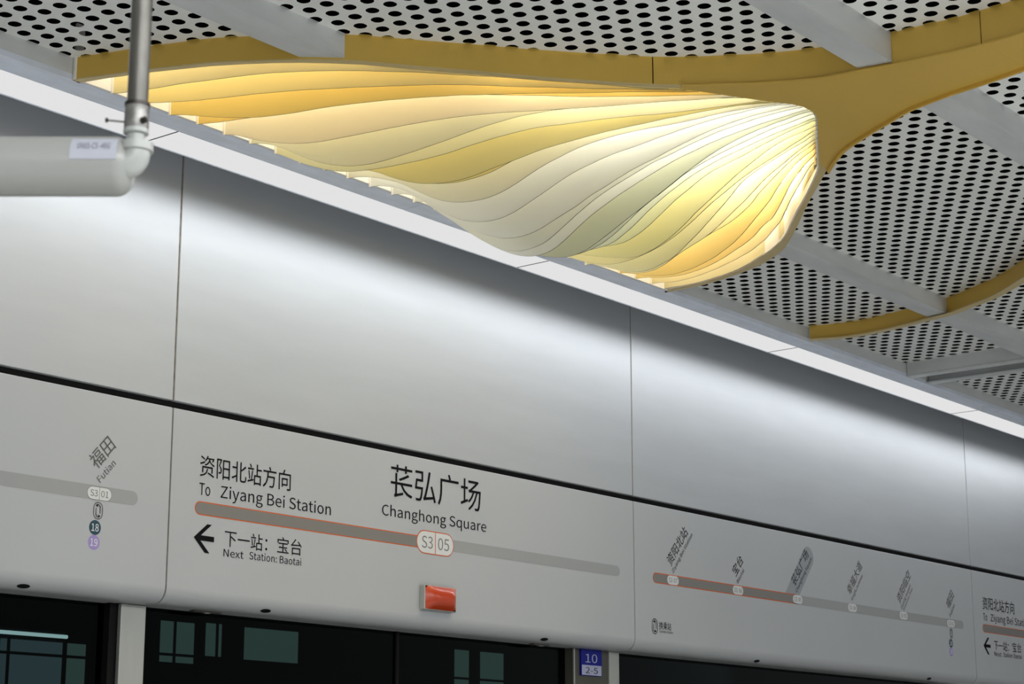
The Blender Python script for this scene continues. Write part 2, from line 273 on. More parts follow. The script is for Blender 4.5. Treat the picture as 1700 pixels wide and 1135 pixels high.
M['pvc2'] = mat('white_pvc_fitting', srgb(166, 168, 165), .35)
M['sticker'] = mat('paper_sticker', srgb(172, 174, 184), .6)
M['faint'] = mat('faint_print', srgb(105, 105, 115), .6)
M['bolt'] = mat('dark_bolt', srgb(60, 56, 54), .4, .8)
M['pane_glow'] = emit('daylit_pane', srgb(158, 178, 176), 2.0)  # this and the next two glow for reflections in the door glass
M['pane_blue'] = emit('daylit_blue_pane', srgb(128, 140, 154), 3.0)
M['tube_glow'] = emit('far_tube_light', (.85, .9, 1, 1), 9.0)
g = bpy.data.materials.new('dark_tinted_glass'); g.use_nodes = True; nt = g.node_tree; nt.nodes.clear()
tr = nt.nodes.new('ShaderNodeBsdfTransparent'); tr.inputs['Color'].default_value = (.16, .20, .19, 1)
gl = nt.nodes.new('ShaderNodeBsdfGlossy'); gl.inputs['Roughness'].default_value = .02; gl.inputs['Color'].default_value = (.8, .85, .85, 1)
fr = nt.nodes.new('ShaderNodeFresnel'); fr.inputs['IOR'].default_value = 1.18; mx = nt.nodes.new('ShaderNodeMixShader'); out = nt.nodes.new('ShaderNodeOutputMaterial')
nt.links.new(fr.outputs[0], mx.inputs[0]); nt.links.new(tr.outputs[0], mx.inputs[1]); nt.links.new(gl.outputs[0], mx.inputs[2]); nt.links.new(mx.outputs[0], out.inputs['Surface'])
M['glass'] = g

# ------------------------------------------------------------------ the wall over the platform doors
JOINTS = [.99, 4.83, 7.875, 11.71, 14.755, 18.59]
wall = structure('wall_back', (4.8, WY, 1.45))
MB().box((.5, WY + .03, 1.40), (19, WY + .2, 2.95)).build('backing_board', M['dark'], wall)
for a, b in zip(JOINTS[:-1], JOINTS[1:]):
    MB().box((a + .0045, WY, 1.4695), (b - .0045, WY + .03, 2.60)).build('wall_panel', M['panel'], wall, bevel=.0025)
for a in JOINTS[1:-1]:
    MB().box((a - .0045, WY + .004, 1.4695), (a + .0045, WY + .02, 2.60)).build('joint_strip', M['seal'], wall)
# lintel box behind the header, soft black gasket between header and wall
MB().box((.5, WY + .205, .72), (19, WY + .30, 1.43)).build('lintel', M['dark'], wall)
MB().box((.5, WY + .02, 1.443), (19, WY + .05, 1.468)).build('gasket', M['rubber'], wall)

M['edge_stone'] = mat('dark_granite_edge', srgb(60, 60, 60), .4, noise=.15, scale=30)
fl = structure('floor', (5, 1, -1.6))
MB().box((-6, 4.1, -1.6), (20, 5.9, -1.588)).build('edge_band', M['edge_stone'], fl)  # unseen dark band added to cut floor bounce under the header
MB().box((-6, -6, -1.7), (20, 5.9, -1.6)).build('floor_slab', M['floor'], fl)

# ------------------------------------------------------------------ ceiling: perforated sheets with real holes, black void above
ceil = structure('ceiling', (6, 2, HS + .1))
MB().box((-4, -6, HS + .95), (20, 5.72, HS + 1)).build('void_slab', M['dark'], ceil)
for a_, b_ in (((-4.264, -6.344, HS + .15), (-4, 5.824, HS + 1)), ((20, -6.344, HS + .15), (20.904, 5.824, HS + 1)), ((-4, -6.344, HS + .15), (20, -6, HS + 1)), ((-4, 5.512, 2.9016), (20, 5.564, HS + 1))):
    MB().box(a_, b_).build('void_side', M['dark'], ceil)
MB().box((-4, -6, HS + .15), (20, 1.3832, HS + .2)).build('plain_panel', M['perf'], ceil)
MB().box((-4, 1.3832, HS + .16), (2.444, 4.9452, HS + .2)).build('plain_panel', M['perf'], ceil)
OUTLINE = OUT_LEFT + OUT_RIGHT
def inside(x, y, poly):
    c = False; n = len(poly); j = n-1
    for i in range(n):
        xi, yi = poly[i]; xj, yj = poly[j]
        if (yi > y) != (yj > y) and x < (xj-xi)*(y-yi)/(yj-yi) + xi: c = not c
        j = i
    return c
PX, PY, HR = .06534, .0754, .0222
cellpts = []
for (x, y) in [(1, 0), (1, .5), (1, 1), (.4, 1), (-.4, 1), (-1, 1), (-1, .5), (-1, 0), (-1, -.5), (-1, -1), (-.4, -1), (.4, -1), (1, -1), (1, -.5)]:
    cellpts.append((x*PX/2, y*PY/2))
NC = len(cellpts)
cellcirc = [(HR*math.cos(math.atan2(y, x)), HR*math.sin(math.atan2(y, x))) for x, y in cellpts]
def perforated(x0, x1, y0, y1, xo, yo, margin):
    q = MB(); k0 = int((x0 - xo)/PX); k1 = int((x1 - xo)/PX)
    V, Fc = [], []
    for k in range(k0, k1):
        cx = xo + k*PX; oy = yo + (PY/2 if k % 2 else 0)
        j0 = math.ceil((y0 + margin + PY/2 - oy)/PY); j1 = math.floor((y1 - margin - PY/2 - oy)/PY)
        for j in range(j0, j1+1):
            cy = oy + j*PY
            if all(inside(cx + sx*PX/2, cy + sy*PY/2, OUTLINE) for sx in (-1, 1) for sy in (-1, 1)): continue
            b = len(V)
            for px, py in cellpts: V.append((cx+px, cy+py, zt(cy+py)))
            for px, py in cellcirc: V.append((cx+px, cy+py, zt(cy+py)))
            for i in range(NC):
                n_ = (i+1) % NC; Fc.append((b+i, b+n_, b+NC+n_, b+NC+i))
        # plain margins at both ends of the column
        ya, yb = oy + j0*PY - PY/2, oy + j1*PY + PY/2
        for (u, w) in ((y0 - .01, ya), (yb, y1 + .01)):
            if w - u > .001 and not (inside(cx, u, OUTLINE) and inside(cx, w, OUTLINE)):
                b = len(V); V += [(cx-PX/2, u, zt(u)), (cx+PX/2, u, zt(u)), (cx+PX/2, w, zt(w)), (cx-PX/2, w, zt(w))]; Fc.append((b, b+1, b+2, b+3))
    q.add(V, Fc); return q.build('perforated_panel', M['perf'], ceil)
perforated(2.444, 13, 4.2224, 4.9473, 3.4804, 4.7523, -.036)
perforated(2.444, 10.92, 2.8444, 4.108, 6.1671, 3.0087, -.036)
perforated(2.444, 8.944, 1.3936, 2.7196, 6.1671, 3.0087, -.036)

# ------------------------------------------------------------------ soffit along the wall with the line of lights
sof = structure('trim_1', (6, 4.992, HS))
SJ = [-.95, 1.17, 3.432, 5.6368, 7.8416, 10.0464, 12.2512, 14.456]
for a, b in zip(SJ[:-1], SJ[1:]):
    MB().box((a + .0015, 4.9452, HS), (b - .0015, 5.0565, HS + .02)).build('soffit_panel', M['soffit'], sof)
for a, b in ((-1, 3.8584), (7.3996, 14.456)):
    MB().box((a, 4.9452, HS + .02), (b, 4.9556, HS + .081)).build('side_panel', M['beam'], sof)
MB().box((-1, 5.2468, HS + .005), (14.456, 5.2541, HS + .3)).build('rear_panel', M['soffit'], sof)
MB().box((-1, 4.9473, HS + .02), (14.456, 4.9525, HS + .5)).build('back_panel', M['dark'], sof)
MB().box((-1, 4.9608, HS + .24), (14.456, 5.252, HS + .3)).build('top_panel', M['dark'], sof)
DJ = [-2.184, .01, 2.2152, 4.42, 6.6248, 8.814, 11.0136, 13.208]
seg_label = ['white linear light running above the grey tube pipe at the far left', 'white linear light over the gap from pipe elbow to the middle of the slatted petal',
             'white linear light from the lowest slats of the petal to the thin gold ribbon', 'white linear light running from the thin gold ribbon past the grey cross beam',
             'farthest white linear light at the right edge of the view']
for i, (a, b) in enumerate(zip(DJ[2:-1], DJ[3:])):
    t = thing('linear_light', seg_label[i], 'light', ((a+b)/2, 5.148, HS), 'linear lights in a row along the soffit')
    MB().box((a + .002, 5.058, HS + .001), (b - .002, 5.2374, HS + .008)).build('diffuser', M['diff'], t)
    h = MB(); h.box((a + .001, 5.0575, HS + .009), (b - .001, 5.2437, HS + .09)); h.box((a + .001, 5.2385, HS - .001), (b - .001, 5.2458, HS + .009))
    h.build('housing', M['soffit'], t)
    MB().box((a - .0018, 5.0577, HS - .0008), (a + .0018, 5.2395, HS + .009)).build('end_cap', M['rubber'], t)
    n = 24
    for k in range(n):
        L = bpy.data.lights.new('led_row', 'SPOT'); L.energy = .95; L.spot_size = math.radians(178); L.spot_blend = .5; L.shadow_soft_size = 0; L.color = (.93, .97, 1)
        o = bpy.data.objects.new('led_row', L); C.objects.link(o); o.location = (a + (k+.5)*(b-a)/n, 5.1272 if k % 2 else 5.2208, HS - .012 + EYE); o['kind'] = 'structure'

# ------------------------------------------------------------------ beams
M['beam2'] = mat('grey_beam_side', srgb(206, 208, 208), .42, .1, noise=.10, scale=4, stretch=(.5, 1, 2))
def ribbon_x(y, pts):      # where an outline crosses a line of constant y
    for (xa, ya), (xb, yb) in zip(pts[:-1], pts[1:]):
        if (ya - y)*(yb - y) <= 0 and ya != yb: return xa + (xb - xa)*(y - ya)/(yb - ya)
def cut_beam(x0, x1, y0, y1, label, endl=None, endr=None):
    """beam whose ends follow the gold ribbon it runs into"""
    ys = [y0, (y0+y1)/2, y1]
    lo = [(ribbon_x(y, endl) + .002 if endl else x0, y) for y in ys]; hi = [(ribbon_x(y, endr) - .002 if endr else x1, y) for y in ys]
    t = thing('ceiling_beam', label, 'beam', ((lo[1][0]+hi[1][0])/2, (y0+y1)/2, HS + .01), 'grey beams across the perforated ceiling')
    MB().plate(lo + hi[::-1], HS + .01, HS + .022).build('bottom_plate', M['beam'], t)
    MB().plate([lo[0], hi[0], (hi[0][0], y0 + .008), (lo[0][0], y0 + .008)], HS + .022, zt(y0) + .004).build('side_plate', M['beam2'], t)
    MB().plate([(lo[2][0], y1 - .008), (hi[2][0], y1 - .008), hi[2], lo[2]], HS + .022, zt(y1) + .004).build('side_plate', M['beam2'], t)
    return t
cut_beam(.5, None, 4.1132, 4.2224, 'grey ceiling beam at upper left ending on the gold ribbon above the petal', endr=OUT_LEFT)
cut_beam(None, None, 4.1132, 4.2224, 'long grey ceiling beam between the slatted petal and the far gold ribbon', endl=OUT_RIGHT, endr=RING_TWO)
cut_beam(None, 14, 4.1132, 4.2224, 'grey ceiling beam beyond the thin far gold ribbon', endl=RING_TWO)
cut_beam(1, None, 2.73, 2.8444, 'grey ceiling beam at top right ending on the wide gold web', endr=OUT_LEFT)
cut_beam(None, 12, 2.73, 2.8444, 'grey ceiling beam starting behind the curved web at right edge', endl=OUT_RIGHT)
t = thing('cross_beam', 'stepped grey cross beam at far right meeting the light soffit', 'beam', (9.984, 4, HS))
MB().box((9.8488, 2.8496, HS + .012), (9.8613, 4.9421, zt(4.68) + .01)).build('side_plate', M['beam2'], t)
MB().box((9.8488, 2.8496, HS), (9.9112, 4.9421, HS + .012)).build('flange', M['beam'], t, bevel=.002, seg=1)
MB().prism_x([(2.8496, HS + .045), (4.9421, HS + .045), (4.9421, HS + .055), (2.8496, HS + .055)], 9.9112, 10.088).build('web_plate', M['beam'], t)
MB().box((10.088, 2.8496, HS + .0), (10.1348, 4.9421, HS + .012)).build('flange', M['beam'], t, bevel=.002, seg=1)
MB().box((10.1223, 2.8496, HS + .012), (10.1348, 4.9421, zt(4.68) + .01)).build('side_plate', M['beam2'], t)
MB().box((9.905, 2.8496, HS + .012), (9.9112, 4.9421, HS + .055)).build('inner_lip', M['beam2'], t)

# ------------------------------------------------------------------ gold ribbon around the petal
def smooth(pts, k=4):      # Catmull-Rom through the points
    P = [Vector(p) for p in pts]; r = []
    for i in range(len(P)-1):
        p0, p1, p2, p3 = P[max(i-1, 0)], P[i], P[i+1], P[min(i+2, len(P)-1)]
        for j in range(k):
            t = j/k; r.append(tuple(.5*((2*p1) + (p2-p0)*t + (2*p0-5*p1+4*p2-p3)*t*t + (3*p1-p0-3*p2+p3)*t**3)))
    r.append(tuple(P[-1])); return r
def near(pts, x, y): return min(range(len(pts)), key=lambda i: (pts[i][0]-x)**2 + (pts[i][1]-y)**2)
rib = thing('gold_ribbon', 'wide gold ribbon framing the glowing slatted petal and sweeping to upper right', 'ceiling trim', (5.096, 3.328, HS))
OL, OR_ = smooth(OUT_LEFT, 3), smooth(OUT_RIGHT, 3)
RIM = RIM_LEFT + RIM_TIP + RIM_RIGHT
outline = OL + OR_ + RIM[::-1]
j1 = near(OL, *JG1); j2 = near(OL, *JG2)
for a, b in ((0, j1), (j1, j2), (j2, len(OL)-1)):
    pts = OL[a:b+1]
    if len(pts) > 1:
        pa, pb = Vector(pts[0]), Vector(pts[-1])
        if a: pts[0] = tuple(pa + (Vector(pts[1]) - pa).normalized()*.002)
        if b < len(OL)-1: pts[-1] = tuple(pb + (Vector(pts[-2]) - pb).normalized()*.002)
    MB().ribbon(pts, HS + .004, lambda x, y: zt(y) + .004, .012, 1).build('fascia_panel', M['gold'], rib, smooth=True)
MB().ribbon(OR_, HS + .004, lambda x, y: zt(y) + .004, .012, 1).build('fascia_panel', M['gold'], rib, smooth=True)
MB().plate(outline, HS, HS + .004).build('bottom_plate', M['goldlip'], rib)
# raised edging along both sides of the broad web
k0 = near(OL, *WEB0)
MB().ribbon(OL[k0:], HS - .006, HS, .012, -1).build('edge_bead', M['gold'], rib, smooth=True)
k1 = near(OR_, *WEB1)
MB().ribbon(OR_[:k1+1], HS - .013, HS, .01, -1).build('edge_bead', M['gold'], rib, smooth=True)
web = OL[k0:] + OR_[:k1+1] + [p for p in RIM[::-1] if True][near(RIM[::-1], *WEB2):near(RIM[::-1], *WEB3)+1]
MB().plate(web, HS - .0015, HS - .0002).build('web_sheet', M['gold'], rib)
MB().add([(JW[0][0], JW[0][1], HS-.0022), (JW[0][0]+.006, JW[0][1], HS-.0022), (JW[1][0]+.006, JW[1][1], HS-.0022), (JW[1][0], JW[1][1], HS-.0022)], [(0, 1, 2, 3)]).build('joint_line', M['goldjoint'] if 'goldjoint' in M else M['seal'], rib)

R2 = smooth(RING_TWO, 4)
r2 = thing('gold_ribbon', 'thin gold ribbon curving across the beam at far right', 'ceiling trim', (8.632, 4.264, HS))
MB().ribbon(R2, HS + .004, lambda x, y: zt(y) + .004, .012, -1).build('fascia_panel', M['gold'], r2, smooth=True)
MB().ribbon(R2, HS - .001, HS + .004, .042, -1).build('bottom_lip', M['goldlip'], r2, smooth=True)

# ------------------------------------------------------------------ the glowing petal of wavy slats
lamp = thing('petal_light', 'large leaf-shaped ceiling light of wavy white and yellow slats', 'light', (5.408, 4.16, HS))
HC = .20
RIMS = smooth(RIM, 2)
MB().ribbon(RIMS, HS + .004, HS + HC, .008, 1).build('liner', M['liner'] if 'liner' in M else M['white_in'], lamp, smooth=True)
MB().box((3.848, 4.9317, HS + .001), (7.4048, 4.9421, HS + HC)).build('end_board', M['white_in'], lamp)
M['led'] = emit('cavity_led_sheet', (1, .93, .78, 1), 3.744)
MB().plate(RIMS, HS + HC, HS + HC + .004).build('led_panel', M['led'], lamp)
q = RIM_LEFT[-14:] + RIM_TIP + RIM_RIGHT[:8]
MB().plate(q, HS + HC - .008, HS + HC - .002).build('led_panel', emit('tip_led_sheet', (1, .97, .90, 1), 8.112), lamp)
MB().plate(RIMS, HS + HC + .006, HS + HC + .03).build('cover', M['dark'], lamp)
MB().ribbon(RIMS, HS + .012, HS + HC + .03, .006, -1).build('casing', M['dark'], lamp)
SLAT_COL = [(250,238,184),(249,234,165),(246,226,140),(246,224,138),(246,241,220),(243,238,208),(242,237,202),(242,232,172),(243,233,175),(243,242,231),
 (244,243,236),(243,242,233),(242,241,229),(245,244,238),(228,229,206),(242,242,232),(243,244,228),(245,243,212),(245,240,196),(246,240,200),(243,240,208),
 (247,242,210),(248,239,196),(247,228,156),(247,230,164),(248,238,194),(249,239,198)]
NS = len(BEND_L)
def bend(B, s):
    f = s*(NS-1); i = min(int(f), NS-2); t = f-i
    return Vector((B[i][0]*(1-t) + B[i+1][0]*t, B[i][1]*(1-t) + B[i+1][1]*t))
def cr(v, s):
    f = s*(len(v)-1); i = min(int(f), len(v)-2); t = f-i
    p0, p1, p2, p3 = v[max(i-1, 0)], v[i], v[i+1], v[min(i+2, len(v)-1)]
    return .5*(2*p1 + (p2-p0)*t + (2*p0-5*p1+4*p2-p3)*t*t + (3*p1-p0-3*p2+p3)*t**3)
NP = 100
for i, (T, prof) in enumerate(SLATS):
    w = i/26; S = Vector((4.005 + .12952*i, 4.9244)); T = Vector(T); pts = []; zb = []; ztp = []
    bl = smooth([tuple(b) for b in BEND_L], 7); br = smooth([tuple(b) for b in BEND_R], 7)
    for k in range(NP+1):
        s = k/NP
        def ev(B):
            f = s*(len(B)-1); j = min(int(f), len(B)-2); t_ = f-j
            return Vector(B[j])*(1-t_) + Vector(B[j+1])*t_
        p = S*(1-s) + T*s + ev(bl)*(1-w) + ev(br)*w
        if i == 26: p += Vector((-.011, .008))
        pts.append(tuple(p)); zb.append(HS + cr(prof, s)/1000); ztp.append(HS + .15*(1-s) + .06*s)
    m = slat_mat('slat_paint', srgb(*SLAT_COL[i]))  # each slat has its own even tint
    o = MB().ribbon(pts, zb, ztp, .0032, 1).build('slat', m, lamp, smooth=True)
    o.data.materials.append(mat('slat_cut_edge', tuple(v*.05 for v in srgb(*SLAT_COL[i])[:3]) + (1,), .6))     # shade on the downward edge, put into its colour
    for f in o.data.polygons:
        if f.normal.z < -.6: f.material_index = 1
    MB().box((S.x - .003, S.y - .002, zb[0]), (S.x + .002, S.y + .006, ztp[0])).build('end_clip', M['white_in'], lamp)

# ------------------------------------------------------------------ platform door header: panels with the line map printed on them
def header_panel(x0, x1, label):
    t = thing('header_panel', label, 'sign panel', ((x0+x1)/2, WY, 1.07), 'white header panels over the platform doors')
    r = .062; prof = [(WY + .004, 1.442), (WY, 1.438)]
    prof += [(WY + r - r*math.cos(a), .70 + r - r*math.sin(a)) for a in [k*PI/2/8 for k in range(9)]]
    prof += [(WY + .20, .70), (WY + .20, .72), (WY + .04, .72), (WY + .04, 1.442)]
    MB().prism_x(prof, x0 + .004, x1 - .004).build('face', M['header'], t, smooth=True)
    MB().box((x0 - .004, WY + .006, .768), (x0 + .004, WY + .03, 1.440)).build('joint_strip', M['seal'], t)
    return t
def lock(x, p):
    a = .9; r = .062; yc, zc = WY + r - r*math.cos(a), .70 + r - r*math.sin(a); n = Vector((0, -math.cos(a), -math.sin(a))); u = Vector((1, 0, 0)); w = n.cross(u)
    c = Vector((x, yc, zc)) + n*.0008
    vs = [c + u*.028*math.cos(2*PI*k/20) + w*.011*math.sin(2*PI*k/20) for k in range(20)]
    MB().add(vs, [tuple(range(20))]).build('key_slot', M['ink'], p)
def badge(x0, x1, z0, z1, a, b, p, line, ink, size, lw=.003, name='station_badge'):
    o = flat(pill(x0, x1, z0, z1), line, p, name, WY - .0010)
    i = flat(pill(x0 + lw, x1 - lw, z0 + lw, z1 - lw), M['badge'], o, 'badge_face', WY - .0014)
    xc = (x0+x1)/2; flat([(xc - lw/2, z0 + lw), (xc + lw/2, z0 + lw), (xc + lw/2, z1 - lw), (xc - lw/2, z1 - lw)], line, o, 'divider', WY - .0018)
    h = (z1 - z0); w = (x1 - x0)
    text(a, x0 + w*.14, xc - w*.07, z0 + h*.5 - size*.34, size, ink, o, y=WY - .0018)
    text(b, xc + w*.07, x1 - w*.13, z0 + h*.5 - size*.34, size, ink, o, y=WY - .0018)
    return o
def arrow(x, z, s, p):      # left arrow of three straight strokes
    q = MB(); y = WY - .0012
    q.add([(x, y, z), (x + .72*s, y, z + .60*s), (x + .98*s, y, z + .60*s), (x + .26*s, y, z)], [(0, 1, 2, 3)])
    q.add([(x, y, z), (x + .26*s, y, z), (x + .90*s, y, z - .60*s), (x + .64*s, y, z - .60*s)], [(0, 1, 2, 3)])
    q.add([(x + .16*s, y - .0002, z + .11*s), (x + 1.13*s, y - .0002, z + .11*s), (x + 1.13*s, y - .0002, z - .11*s), (x + .16*s, y - .0002, z - .11*s)], [(0, 1, 2, 3)])
    q.build('arrow', M['ink'], p)
def ring_line(x0, x1, z0, z1, lw, n=10):
    a = pill(x0, x1, z0, z1, n); b = pill(x0 + lw, x1 - lw, z0 + lw, z1 - lw, n); return a, b
def vpill(xc, zc, w, h, n=10):
    r = w/2; return [(xc + r*math.cos(t), zc + h/2 - r + r*math.sin(t)) for t in [PI*k/n for k in range(n+1)]] + [(xc - r*math.cos(t), zc - h/2 + r - r*math.sin(t)) for t in [PI*k/n for k in range(n+1)]]
def frame2d(outer, inner, y):
    n = len(outer); return [(x, y, z) for x, z in outer] + [(x, y, z) for x, z in inner], [(i, (i+1) % n, n + (i+1) % n, n + i) for i in range(n)]
def transfer(xc, zc, w, h, m, p):
    q = MB(); y = WY - .0012; lw = w*.075
    q.add(*frame2d(vpill(xc, zc, w, h), vpill(xc, zc, w - 2*lw, h - 2*lw), y))
    # two hooked arrows chasing each other inside the ring
    w2, h2 = w*.52, h*.74; a = vpill(xc, zc, w2, h2, 8); b = vpill(xc, zc, w2 - 2*lw*1.2, h2 - 2*lw*1.2, 8); n = len(a)
    for lo, hi in ((1, 8), (10, 17)):
        q.add([(px, y, pz) for px, pz in a[lo-1:hi]] + [(px, y, pz) for px, pz in b[lo-1:hi]], [(i, i+1, hi-lo+1+i+1, hi-lo+1+i) for i in range(hi-lo)])
    q.add([(xc + w2/2, y, zc + h2*.36), (xc + w2/2, y, zc - h2*.2), (xc + w2/2 - 1.2*lw, y, zc - h2*.2), (xc + w2/2 - 1.2*lw, y, zc + h2*.36)], [(0, 1, 2, 3)])
    q.add([(xc - w2/2, y, zc - h2*.36), (xc - w2/2, y, zc + h2*.2), (xc - w2/2 + 1.2*lw, y, zc + h2*.2), (xc - w2/2 + 1.2*lw, y, zc - h2*.36)], [(0, 1, 2, 3)])
    q.add([(xc - w2*.55, y, zc + h2*.40), (xc - w2*.05, y, zc + h2*.56), (xc - w2*.05, y, zc + h2*.26)], [(0, 1, 2)])
    q.add([(xc + w2*.55, y, zc - h2*.40), (xc + w2*.05, y, zc - h2*.56), (xc + w2*.05, y, zc - h2*.26)], [(0, 1, 2)])
    q.build('transfer_symbol', m, p)
def disc(xc, zc, r, m, p, name, num):
    o = flat([(xc + r*math.cos(2*PI*k/28), zc + r*math.sin(2*PI*k/28)) for k in range(28)], m, p, name)
    text(num, xc - r*.62, xc + r*.62, zc - r*.48, r*1.42, M['badge'], o, off=.004)

def station_panel(dx, x0, x1, label):
    """panel type with the name of this station"""
    t = header_panel(x0, x1, label); X = lambda v: v + dx
    text('资阳北站方向', X(4.976), X(5.466), 1.205, .0905, M['ink'], t)
    text('To', X(4.976), X(5.033), 1.126, .0675, M['ink'], t); text('Ziyang Bei Station', X(5.087), X(5.702), 1.127, .0675, M['ink'], t)
    o = flat(pill(X(4.957), X(6.30), 1.048, 1.101, right=False), M['orange'], t, 'route_bar')
    flat(pill(X(4.9612), X(6.30), 1.0522, 1.0968, right=False), M['bar_dark'], o, 'bar_fill', WY - .0009)
    flat(pill(X(6.40), X(7.751), 1.053, 1.1045, left=False), M['bar_grey'], t, 'route_bar')
    badge(X(6.236), X(6.486), 1.026, 1.128, 'S3', '05', t, M['orange'], M['greyink'], .075, .0042)
    text('苌弘广场', X(6.066), X(6.672), 1.262, .154, M['ink'], t)
    text('Changhong Square', X(6.013), X(6.712), 1.164, .0665, M['ink'], t)
    arrow(X(4.957), .961, .092, t)
    text('下一站：', X(5.116), X(5.345), .947, .070, M['ink'], t); text('宝台', X(5.400), X(5.538), .949, .070, M['ink'], t)
    text('Next', X(5.113), X(5.219), .902, .0425, M['ink'], t); text('Station: Baotai', X(5.25), X(5.537), .904, .0425, M['ink'], t)
    lock(X(5.37), t); lock(X(7.17), t)
    return t
ANG = math.radians(48.5)
def map_panel(dx, x0, x1, label, full=True):
    """panel type with the line map"""
    t = header_panel(x0, x1, label); X = lambda v: v + dx
    flat(pill(X(9.42), X(11.555), 1.047, 1.099, left=False), M['bar_grey'], t, 'route_bar')
    disc(X(11.362), .946, .027, M['line18'], t, 'line_disc', '18'); disc(X(11.360), .892, .027, M['line19'], t, 'line_disc', '19')
    transfer(X(11.372), 1.008, .043, .064, M['greyink2'], t)
    badge(X(11.317), X(11.431), 1.046, 1.095, 'S3', '01', t, M['greyink'], M['greyink'], .034, .0018)
    text('福田', X(11.355), X(11.355) + .127, 1.158, .070, M['greyink2'], t, ang=ANG)
    text('Futian', X(11.376), X(11.376) + .105, 1.110, .036, M['greyink2'], t, ang=ANG)
    if full:
        o = flat(pill(X(8.037), X(9.455), 1.0485, 1.1015, right=False), M['orange'], t, 'route_bar')
        flat(pill(X(8.0418), X(9.455), 1.0533, 1.0967, right=False), M['bar_dark'], o, 'bar_fill', WY - .0009)
        # grey lozenge behind the current station
        ca, sa = math.cos(math.radians(52)), math.sin(math.radians(52)); w = .062; b0 = Vector((9.400, 1.10)); ln = .32
        pts = [(X(9.335), 1.102), (X(9.49), 1.102)] + [(X(b0.x + ca*ln + w*math.cos(a)), b0.y + sa*ln - .03 + w*math.sin(a)) for a in [math.radians(52 - 90 + 180*k/10) for k in range(11)]]
        flat(pts, M['pillhi'], t, 'highlight', WY - .0005)
        for (xc, num) in ((8.218, '07'), (8.840, '06'), (9.466, '05'), (10.094, '04'), (10.733, '03')):
            badge(X(xc - .052), X(xc + .052), 1.052, 1.098, 'S3', num, t, M['badge'], M['greyink2'], .034, .0012)
        for (xc, a, b, la, lb, ink) in ((8.200, '资阳北站', 'Ziyang Bei Station', .250, .285, 'ink'), (8.822, '宝台', 'Baotai', .122, .10, 'ink'), (9.438, '苌弘广场', 'Changhong Square', .255, .275, 'ink'),
                                        (10.072, '幸福大道', 'Xingfu Avenue', .245, .215, 'greyink2'), (10.690, '资阳临空', 'Ziyang Airport', .245, .21, 'greyink2')):
            text(a, X(xc), X(xc) + la, 1.146, .067, M[ink], t, ang=ANG)
            text(b, X(xc + .022), X(xc + .022) + lb, 1.111, .030, M[ink], t, ang=ANG)
        text('Economic Zone', X(10.745), X(10.745) + .19, 1.106, .026, M['greyink2'], t, ang=ANG)
        transfer(X(8.047), .831, .050, .078, M['ink'], t)
        text('换乘站', X(8.085), X(8.194), .822, .042, M['ink'], t); text('Transfer Station', X(8.085), X(8.209), .803, .018, M['ink'], t)
        lock(X(9.05), t)
    else:
        flat([(X(7.9), 1.047), (X(9.43), 1.047), (X(9.43), 1.099), (X(7.9), 1.099)], M['bar_grey'], t, 'route_bar')
    lock(X(11.08), t)
    return t
D = 11.71 - 4.83
map_panel(-D, .99, 4.83, 'left-most white header panel at the left edge with round line numbers 18 and 19', full=False)
station_panel(0, 4.83, 7.875, 'white header panel in the centre with large black station name and orange lamp')
map_panel(0, 7.875, 11.71, 'white header panel with the full slanted line map, right of centre')
station_panel(D, 11.71, 14.755, 'partly cut-off white header panel at the right edge of the view')

# orange indicator lamp standing off the centre header
lx0, lx1, lz0, lz1 = 6.262, 6.470, .783, .889
t = thing('indicator_lamp', 'orange rectangular indicator lamp on a silver base below the station badge', 'lamp', ((lx0+lx1)/2, WY, .836))
MB().box((lx0 - .002, WY - .030, lz0), (lx1 + .002, WY, lz1)).build('base', M['lampbase'] if 'lampbase' in M else M['steel'], t, bevel=.003)
q = MB(); nx, nz = 14, 8; V = []; Fc = []
for i in range(nx+1):
    for j in range(nz+1):
        a, b = i/nx*2-1, j/nz*2-1; bul = (1 - abs(a)**4)*(1 - abs(b)**3.0)
        V.append((lx0 + .003 + (lx1-lx0-.006)*i/nx, WY - .030 - .030*bul, lz0 + .003 + (lz1-lz0-.006)*j/nz))
for i in range(nx):
    for j in range(nz):
        k = i*(nz+1)+j; Fc.append((k, k+nz+1, k+nz+2, k+1))
q.add(V, Fc); q.build('lens', M['lens'], t, smooth=True)

# ------------------------------------------------------------------ doors and posts under the header
def door(idx, x0, x1):
    d = structure('door_%d' % idx, ((x0+x1)/2, 5.66, -.4))
    MB().box((x0, 5.655, -1.55), (x1, 5.667, .70)).build('pane', M['glass'], d)
    MB().box((x0, 5.62, -1.6), (x1, 5.70, -1.55)).build('sill', M['darkframe'], d)
    return d
door(1, 1.2, 4.70); door(2, 4.84, 6.30); door(3, 6.302, 7.52); door(4, 7.905, 11.6)
MB().box((6.292, 5.645, -1.55), (6.31, 5.68, .70)).build('meeting_rubber', M['rubber'], bpy.data.objects['door_3'])
q = MB(); q.box((4.68, 5.622, -1.6), (4.834, 5.69, .70)); q.build('edge_seal', M['rubber'], bpy.data.objects['door_1'])
tag(MB().box((4.716, 5.60, -1.6), (4.836, 5.62, .698)).build('door_post', M['steel'], bevel=.003), 'broad brushed steel post at lower left between the dark glass doors', 'post')
tag(MB().box((7.812, 5.60, -1.6), (7.895, 5.66, .698)).build('door_post', M['steel'], bevel=.003), 'slim steel post beside the blue number sign', 'post')
t = thing('door_pillar', 'dark grey door pillar carrying the blue number sign', 'pillar', (7.67, 5.63, -.4))
MB().box((7.53, 5.61, -1.6), (7.81, 5.68, .698)).build('cover', M['darkframe'], t, bevel=.002)
MB().box((7.526, 5.605, -1.6), (7.534, 5.612, .698)).build('edge_strip', M['steel'], t)
